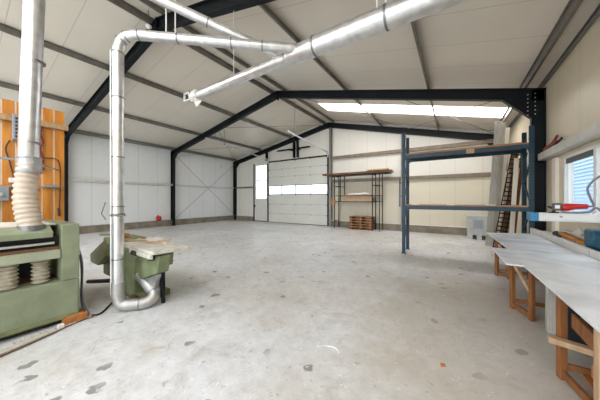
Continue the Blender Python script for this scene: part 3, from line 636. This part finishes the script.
for x, z, lab in ((-0.95, 1.449, 'left'), (-0.1, 1.449, 'middle'), (0.75, 1.449, 'right')):
    o = MB().box(x-0.09, x+0.09, yf-0.06, yf+0.08, z, z+0.018).build('spacer_block', M['gap'], bevel=0.003); tag(o, lab+' of three pale spacer blocks on the lower rack level', 'block', 'spacer blocks on the lower rack level')
o = MB().box(0.25, 0.42, yf-0.075, yf-0.055, 2.78, 2.90).build('paper_tag', M['woodl']); tag(o, 'small tan tag on the upper front rack beam', 'tag')

# leaning stock behind the rack
def lean(a, b, w, t, m, name, lab, cat, dx=(1, 0, 0)):
    a = Vector(a); b = Vector(b); o = MB().bar(a, b, w, t, (0, 1, 0.0)).build(name, M[m], bevel=0.004); return tag(o, lab, cat)
lean((0.98, 10.35, 0.0), (1.21, 10.0, 4.15), 0.20, 0.03, 'greyw', 'leaning_sheet', 'tall grey panel leaning at the front left of the stack behind the rack', 'panel')
lean((1.14, 10.43, 0.0), (1.34, 10.08, 4.10), 0.12, 0.03, 'greyw', 'leaning_sheet', 'tall grey panel leaning second from the front behind the rack', 'panel')
lean((1.24, 10.55, 0.0), (1.46, 10.2, 3.95), 0.10, 0.04, 'gap', 'leaning_sheet', 'pale cream panel leaning third from the front behind the rack', 'panel')
lean((1.32, 9.3, 0.0), (1.52, 9.1, 2.5), 0.07, 0.05, 'woodl', 'tall_plank', 'pale narrow plank leaning behind the right rack post', 'plank')
lean((1.44, 9.5, 0.0), (1.62, 9.2, 2.8), 0.10, 0.04, 'wooddk', 'tall_plank', 'dark brown plank leaning near the wall behind the rack', 'plank')
lean((1.18, 9.95, 0.0), (1.44, 9.85, 2.4), 0.06, 0.04, 'woodl', 'tall_plank', 'thin straw coloured plank leaning beside the black steps', 'plank')
ld = empty('black_grating', (1.2, 9.5, 0), 'black steel grating leaning behind the rack beside the grey panels', 'grating')
a0, a1 = Vector((1.02, 9.75, 0.02)), Vector((1.42, 9.35, 3.0)); wv = Vector((0.34, 0.0, -0.04))
mb = MB()
for s in (0, 1/3, 2/3, 1): mb.bar(a0+wv*s, a1+wv*s, 0.025, 0.035, (0, 1, 0))
mb.build('side_bars', M['dark'], ld)
mb = MB()
for k in range(22):
    q = a0.lerp(a1, (k+0.5)/22); mb.bar(q, q+wv, 0.035, 0.05, (0, 1, 0))
mb.build('cross_bars', M['dark'], ld)

lean((1.36, 10.1, 0.0), (1.60, 9.9, 3.3), 0.18, 0.04, 'wooddk', 'tall_plank', 'wide dark brown plank leaning in the corner behind the rack', 'plank')
lean((1.34, 9.0, 0.0), (1.44, 8.8, 2.75), 0.10, 0.03, 'gap', 'tall_plank', 'cream plank leaning just left of the right rack post', 'plank')
# grey pallet box
gb = empty('pallet_box', (0.82, 11.95, 0), 'grey ribbed plastic pallet box on the floor behind the rack', 'pallet box')
x0, x1, y0, y1 = 0.44, 1.18, 11.7, 12.5
MB().box(x0, x1, y0, y1, 0.18, 0.92).build('body', M['grey'], gb, bevel=0.02)
MB().box(x0-0.03, x1+0.03, y0-0.03, y1+0.03, 0.90, 0.96).build('rim', M['grey'], gb, bevel=0.01)
for k in range(7):
    xx = x0+0.05+k*(x1-x0-0.1)/6; MB().box(xx-0.02, xx+0.02, y0-0.03, y0, 0.2, 0.9).build('rib', M['grey'], gb)
for xx in (x0+0.08, (x0+x1)/2, x1-0.08): MB().box(xx-0.08, xx+0.08, y0, y1, 0.0, 0.18).build('foot', M['grey'], gb)
MB().box(x0+0.2, x1-0.25, y0-0.034, y0-0.03, 0.45, 0.78).build('panel', M['box'], gb)

# ------------------------------------------------------------------ tall shelf by the gable
ts = empty('pipe_shelf', (-4.4, 12.35, 0), 'tall black steel pipe shelf with a brown timber top by the gable wall', 'shelf')
for xa in (-5.6, -3.5):
    for ya, xo in ((12.05, 0), (12.65, -0.0)):
        for dx in (0.0,): MB().box(xa-0.02, xa+0.02, ya-0.02, ya+0.02, 0, 2.92).build('leg', M['dark'], ts)
    mb = MB()
    for z in (0.4, 1.45, 2.3, 2.85): mb.box(xa-0.015, xa+0.015, 12.05, 12.65, z, z+0.03)
    mb.build('side_rungs', M['dark'], ts)
for xa, xo in ((-5.25, 0), (-3.15, 0)):
    for ya in (12.05, 12.65): MB().box(xa-0.018, xa+0.018, ya-0.018, ya+0.018, 0 if xa > -4 else 1.5, 2.92).build('leg', M['dark'], ts)
mb = MB(); 
for ya in (12.05, 12.65):
    for z in (1.47, 1.78): mb.box(-5.6, -3.15, ya-0.015, ya+0.015, z, z+0.03)
    mb.box(-5.6, -5.25, ya-0.015, ya+0.015, 2.3, 2.33); mb.box(-3.5, -3.15, ya-0.015, ya+0.015, 2.3, 2.33); mb.box(-6.0, -2.7, ya-0.02, ya+0.02, 2.9, 2.94)
mb.build('long_rails', M['dark'], ts)
for k in range(4):
    ya = 11.95+k*0.17; MB().box(-6.3+0.08*(k % 3), -2.55-0.07*(k % 2), ya, ya+0.16, 2.942, 3.04+0.015*(k % 2)).build('top_board', M['wooddk'] if k in (0, 1, 3) else M['woodl'], ts)
MB().box(-5.5, -3.2, 12.04, 12.66, 1.812, 1.835).build('middle_shelf', M['woodl'], ts)
mb = MB(); mb.box(-3.75, -2.7, 11.9, 12.1, 3.06, 3.12); o = mb.build('plank', M['woodl']); tag(o, 'pale plank on the right end of the tall shelf top', 'plank')
mb = MB(); mb.tube(curve_pts([(-4.9, 12.2, 1.86), (-4.6, 12.25, 1.89), (-4.3, 12.2, 1.88), (-3.9, 12.25, 1.92), (-3.7, 12.2, 1.87)], 5), [0.02+0.035*math.sin(k/20*math.pi) for k in range(21)], 10)
o = mb.build('rolled_sheet', M['white'], smooth=True); tag(o, 'whitish crumpled roll lying on the middle level of the tall shelf', 'roll')
o = MB().box(-5.15, -3.55, 12.10, 12.13, 1.501, 1.775).build('board', M['woodl']); tag(o, 'wide light brown board standing under the middle level of the tall shelf', 'board')
o = MB().box(-5.72, -5.52, 11.88, 12.02, 1.3, 1.62).build('timber_block', M['deck']); tag(o, 'brown wooden box hanging on the left leg of the tall shelf', 'box')
MB().box(-5.60, -5.56, 12.02, 12.04, 1.45, 1.6).build('hook', M['dark'], o)
# pallets stacked beneath
def pallet(x, y, z, first=[None]):
    if first[0] is None:
        r = empty('wooden_pallet', (x, y, z), 'x', 'pallet', 'wooden pallets stacked under the tall shelf')
        for k, dx in enumerate((-0.52, 0, 0.52)):
            MB().box(x+dx-0.07, x+dx+0.07, y-0.3, y+0.3, z+0.02, z+0.118).build('block', M['wooddk'], r)
        for k in range(5):
            yy = y-0.3+k*0.1325; MB().box(x-0.6, x+0.6, yy, yy+0.09, z+0.118, z+0.14).build('deck_board', M['deck'], r)
        for k in range(2):
            yy = y-0.3+k*0.5; MB().box(x-0.6, x+0.6, yy, yy+0.1, z, z+0.02).build('bottom_board', M['deck'], r)
        first[0] = r; return r
    s = first[0]; r = s.copy(); COL.objects.link(r); r.location = (x, y, z)
    for c in list(s.children):
        k = c.copy(); COL.objects.link(k); k.parent = r
    return r
names = ['lowest', 'second from the bottom', 'middle', 'second from the top', 'topmost']
bpy.context.view_layer.update()
for k in range(5):
    p = pallet(-4.15+0.02*(k % 2), 12.38, 0.0+0.1405*k); p['label'] = names[k]+' of the brown wooden pallets stacked under the tall shelf'

# ------------------------------------------------------------------ work tables on the right
def slab(name, pts, z, t, lab, m='sheet'):
    mb = MB(); mb.prism([(x, y, z) for x, y in pts], (0, 0, t)); o = mb.build(name, M[m], bevel=0.003); return tag(o, lab, 'sheet', 'sheets on trestles')
slab('work_top', [(0.60, 6.80), (0.70, 4.50), (1.44, 4.50), (1.44, 7.15)], 0.83, 0.018, 'dusty white sheet farthest away on the trestles by the rack')
slab('work_top', [(0.47, 4.62), (0.49, 3.56), (1.44, 3.50), (1.44, 4.72)], 0.849, 0.018, 'dusty white sheet in the middle jutting out to the left')
slab('work_top', [(0.625, 3.52), (0.68, 1.2), (1.44, 1.2), (1.44, 3.46)], 0.868, 0.018, 'dusty white sheet nearest on the right foreground')
def trestle(P, Q, lab, zt=0.828, back=0.55, leg=0.045, m='wood', brace=True):
    P = Vector((*P, 0)); Q = Vector((*Q, 0)); off = Vector((back, 0.12*0, 0)); c = (P+Q)/2
    e = empty('wooden_trestle', c, lab, 'trestle', 'trestles under the sheets'); up = Vector((0, 0, zt)); d = (Q-P).normalized()
    for o_ in (Vector((0, 0, 0)), off):
        for R_ in (P, Q): MB().bar(R_+o_, R_+o_+up, leg, leg*1.3, d).build('leg', M[m], e, bevel=0.003)
        MB().bar(P+o_+d*0.035+Vector((0, 0, 0.06)), Q+o_-d*0.035+Vector((0, 0, 0.06)), 0.03, 0.06).build('foot_rail', M[m], e)
        MB().bar(P+o_+d*0.035+Vector((0, 0, zt-0.1)), Q+o_-d*0.035+Vector((0, 0, zt-0.1)), 0.03, 0.07).build('top_rail', M[m], e)
        if brace: MB().bar(P+o_+d*0.035+Vector((0.0, 0, zt-0.16)), Q+o_-d*0.035+Vector((0, 0, zt-0.45)), 0.025, 0.05).build('diagonal_brace', M['woodl'], e)
    for R_ in (P, Q): MB().bar(R_+Vector((0.035, 0, zt-0.07)), R_+off-Vector((0.035, 0, -zt+0.07)), 0.035, 0.10).build('cross_rail', M[m], e)
    for R_ in (P,): MB().bar(R_+Vector((0.035, 0, 0.12)), R_+off+Vector((-0.035, 0, 0.12)), 0.03, 0.05).build('cross_rail', M[m], e)
    return e
trestle((0.74, 6.42), (0.92, 6.25), 'wooden trestle farthest away under the far white sheet', back=0.5)
trestle((0.71, 4.62), (0.85, 4.28), 'reddish wooden trestle with diagonal brace under the middle white sheet', zt=0.826)
trestle((0.80, 3.05), (0.93, 2.35), 'reddish wooden trestle under the nearest white sheet', zt=0.866, back=0.48, leg=0.05, brace=False)
o = MB().box(0.86, 1.36, 2.42, 2.98, 0.56, 0.60).build('storage_board', M['wooddk'], bevel=0.004); tag(o, 'dark reddish board lying in the nearest trestle under the sheet', 'board')
MB().box(0.84, 0.86, 2.42, 2.98, 0.50, 0.62).build('edge_strip', M['wood'], o)
o = MB().box(0.93, 1.01, 4.0, 4.08, 0, 0.847).build('prop_post', M['greyw'], bevel=0.004); tag(o, 'pale grey post propping the middle sheet', 'post')
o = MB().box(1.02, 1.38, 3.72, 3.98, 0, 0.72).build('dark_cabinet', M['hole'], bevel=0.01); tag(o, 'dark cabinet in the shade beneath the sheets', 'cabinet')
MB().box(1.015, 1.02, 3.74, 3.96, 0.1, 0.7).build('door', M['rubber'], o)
o = MB().bar((0.70, 2.98, 0.36), (1.40, 2.86, 0.33), 0.07, 0.05).build('plank', M['woodl'], bevel=0.003); tag(o, 'weathered board sticking out to the left through the nearest trestle', 'plank')
o = MB().box(0.90, 1.05, 2.70, 2.82, 0.20, 0.30).build('timber_offcut', M['brick'], bevel=0.005); tag(o, 'short orange offcut lying on the lower board at right', 'offcut')
MB().box(0.86, 1.30, 2.66, 2.84, 0.165, 0.198).build('bearer', M['wood'], o)
o = MB().box(0.695, 0.755, 2.08, 2.15, 0, 0.866).build('prop_post', M['woodl'], bevel=0.004); tag(o, 'pale timber post at the right edge propping the nearest sheet', 'post')
# long stop rail and bench behind the sheets
o = MB().box(1.46, 1.52, 1.2, 7.5, 0.80, 0.945).build('fence_rail', M['edge'], bevel=0.004); tag(o, 'long whitish fence rail along the back edge of the sheets', 'rail')
for yy in (2.0, 4.0, 6.2): MB().box(1.47, 1.51, yy, yy+0.05, 0, 0.80).build('leg', M['alu'], o)
mb = MB(); mb.box(1.46-0.001, 1.46, 4.62, 4.625, 0.80, 0.945); mb.build('joint', M['hole'], o)
bn = empty('wall_bench', (1.65, 5, 0), 'narrow bench along the right wall behind the fence rail', 'bench')
MB().box(1.53, 1.735, 1.2, 7.4, 0.86, 0.90).build('bench_top', M['dust'], bn)
for yy in (1.6, 3.4, 5.4, 7.2): MB().box(1.62, 1.67, yy, yy+0.05, 0, 0.86).build('leg', M['wood'], bn)
# things on the bench
o = MB().bar((1.62, 5.35, 0.935), (1.66, 6.3, 0.975), 0.10, 0.05).build('orange_beam', M['orange'], bevel=0.005); tag(o, 'orange brown wooden piece on the bench beside the blue motor', 'wooden piece')
MB().bar((1.60, 6.3, 0.905), (1.60, 6.3, 0.93), 0.09, 0.09).build('bearing', M['rubber'], o)
MB().tube([(1.585, 6.32, 0.96), (1.60, 6.36, 0.96)], 0.05, 14).build('end_disc', M['rubber'], o, True)
o = MB().bar((1.68, 5.3, 1.0), (1.70, 6.35, 1.03), 0.04, 0.03).build('lath', M['edge'], bevel=0.003); tag(o, 'pale lath lying on the orange piece on the bench', 'lath')
mb = MB(); mb.prism([(1.64, 5.55, 1.03), (1.66, 5.9, 1.03), (1.70, 5.75, 1.12), (1.7, 5.6, 1.06)], (0.03, 0.02, 0.0)); o = mb.build('crumpled_paper', M['white']); tag(o, 'crumpled white paper on the lath on the bench', 'paper')
mo = empty('blue_motor', (1.64, 4.85, 0.9), 'blue electric motor on the bench at the right edge', 'motor')
MB().box(1.56, 1.73, 4.86, 5.12, 0.926, 1.18).build('housing', M['bluem'], mo, bevel=0.03)
MB().tube([(1.64, 4.62, 1.02), (1.64, 4.86, 1.02)], 0.092, 18).build('barrel', M['bluem'], mo, True)
for k in range(5): MB().tube([(1.64, 4.64+k*0.03, 1.02), (1.64, 4.65+k*0.03, 1.02)], 0.102, 18).build('fin', M['bluem'], mo, True)
MB().box(1.56, 1.72, 4.64, 5.1, 0.902, 0.925).build('foot', M['rubber'], mo)
# crosswise rail with blue end, angle grinder on it
ar = empty('cross_rail_arm', (1.3, 4.66, 0.9), 'white aluminium beam with blue end cap crossing above the sheets', 'beam')
MB().box(0.985, 1.78, 4.60, 4.85, 1.30, 1.41).build('beam', M['edge'], ar, bevel=0.006)
MB().box(0.905, 0.985, 4.59, 4.86, 1.295, 1.415).build('end_cap', M['blue2'], ar, bevel=0.012)
mb = MB(); mb.box(0.985, 1.78, 4.594, 4.60, 1.30, 1.318); mb.build('lower_lip', M['alu'], ar)
MB().tube([(1.2, 4.595, 1.365), (1.2, 4.60, 1.365)], 0.015, 14).build('badge', M['box'], ar)
MB().box(1.70, 1.77, 4.66, 4.80, 0.902, 1.30).build('support_post', M['alu'], ar)
ag = empty('angle_grinder', (1.25, 4.68, 1.42), 'red angle grinder with black head lying on the white beam', 'power tool')
MB().tube([(1.225, 4.68, 1.487), (1.27, 4.68, 1.492), (1.36, 4.68, 1.505), (1.46, 4.68, 1.507), (1.475, 4.68, 1.507)], [0.042, 0.052, 0.04, 0.034, 0.016], 18).build('body', M['red'], ag, True)
MB().box(1.14, 1.225, 4.645, 4.715, 1.445, 1.55).build('gear_head', M['blind'], ag, bevel=0.01)
MB().box(1.155, 1.20, 4.640, 4.645, 1.475, 1.52).build('label_plate', M['white'], ag)
MB().tube([(1.15, 4.68, 1.412), (1.15, 4.68, 1.425)], 0.05, 20).build('disc', M['rubber'], ag, True)
MB().tube([(1.15, 4.68, 1.425), (1.15, 4.68, 1.445)], 0.02, 14).build('spindle', M['rubber'], ag, True)
MB().tube([(1.13, 4.68, 1.48), (1.095, 4.66, 1.50)], 0.014, 10).build('side_handle', M['rubber'], ag, True)
ca = [(1.475, 4.68, 1.507), (1.51, 4.66, 1.52), (1.47, 4.62, 1.62), (1.44, 4.60, 1.74), (1.50, 4.58, 1.86), (1.60, 4.5, 1.93), (1.74, 4.4, 1.96)]
MB().tube(curve_pts(ca, 8), 0.012, 8).build('cable', M['greyc'], ag, True)
o = MB().tube(curve_pts([(1.22, 4.62, 1.425), (1.35, 4.61, 1.425), (1.46, 4.61, 1.44), (1.50, 4.59, 1.49), (1.53, 4.57, 1.47), (1.56, 4.56, 1.40), (1.57, 4.55, 1.25), (1.60, 4.6, 1.12)], 8), 0.014, 8).build('hanging_cable', M['greyc'], smooth=True); tag(o, 'grey cable looping over the white beam down to the blue motor', 'cable')

# things on the right wall rail above the cover strip
cl = empty('clamp_bundle', (1.70, 7.0, 2.66), 'dull red and black clamps lying on the wall rail beside the black column', 'clamp')
MB().bar((1.66, 7.35, 2.70), (1.70, 6.75, 2.76), 0.05, 0.06).build('jaw', M['redd'], cl, bevel=0.008)
MB().bar((1.72, 7.2, 2.69), (1.72, 6.55, 2.78), 0.03, 0.04).build('bar', M['rubber'], cl)
MB().tube([(1.68, 6.9, 2.76), (1.70, 6.7, 2.86)], 0.025, 10).build('handle', M['redd'], cl, True)
MB().box(1.66, 1.75, 6.75, 6.95, 2.661, 2.70).build('screw_block', M['rubber'], cl)

# small fittings
o = MB().box(XL+0.005, XL+0.2, 6.9, 7.15, 0.358, 0.62).build('red_canister', M['red'], bevel=0.05); tag(o, 'small red canister on the plinth of the left wall left of the column', 'canister')
MB().tube([(XL+0.1, 7.0, 0.62), (XL+0.1, 7.0, 0.68)], 0.04, 10).build('cap', M['redd'], o, True)
def dome(c, r, name, lab, m='white', d=(0, 0, -1)):
    pts = [Vector(c)+Vector(d)*r*math.sin(a) for a in [k/6*math.pi/2*0.98 for k in range(7)]]
    o = MB().tube(pts, [r*math.cos(k/6*math.pi/2*0.98) for k in range(7)], 16).build(name, M[m], smooth=True); return tag(o, lab, 'lamp')
lp = dome((-6.38, 2.86, 5.92), 0.07, 'round_lamp', 'small round white lamp under the nearest frame at the ridge')
MB().tube([(-6.38, 2.86, 5.92), (-6.38, 2.86, 6.3)], 0.012, 8).build('stem', M['rod'], lp)
o = dome((XL+0.0, 11.54, 4.06), 0.11, 'bulkhead_lamp', 'small round white lamp high on the left wall near the corner', 'white', (1, 0, 0))
o = dome((-10.6, 8.6, 4.65), 0.05, 'hook_lamp', 'tiny lamp hanging under the roof left of the ridge', 'rod'); 
MB().tube([(-10.6, 8.6, 4.65), (-10.6, 8.6, zr(-10.6)+0.1)], 0.01, 8).build('stem', M['rod'], o)

# litter on the floor
o = MB().tube(curve_pts([(-1.27, 2.33, 0.006), (-1.23, 2.25, 0.012), (-1.17, 2.31, 0.006), (-1.07, 2.33, 0.006), (-1.0, 2.27, 0.006)], 6), 0.006, 6).build('string', M['white'], smooth=True); tag(o, 'white bent string lying on the concrete in the foreground', 'string')
mb = MB(); mb.prism([(-0.11, 2.63, 0.0), (-0.07, 2.65, 0.0), (-0.08, 2.69, 0.0), (-0.12, 2.68, 0.0)], (0, 0, 0.006)); o = mb.build('wood_chip', M['brick']); tag(o, 'small orange wood chip on the floor in front of the tables', 'wood chip')
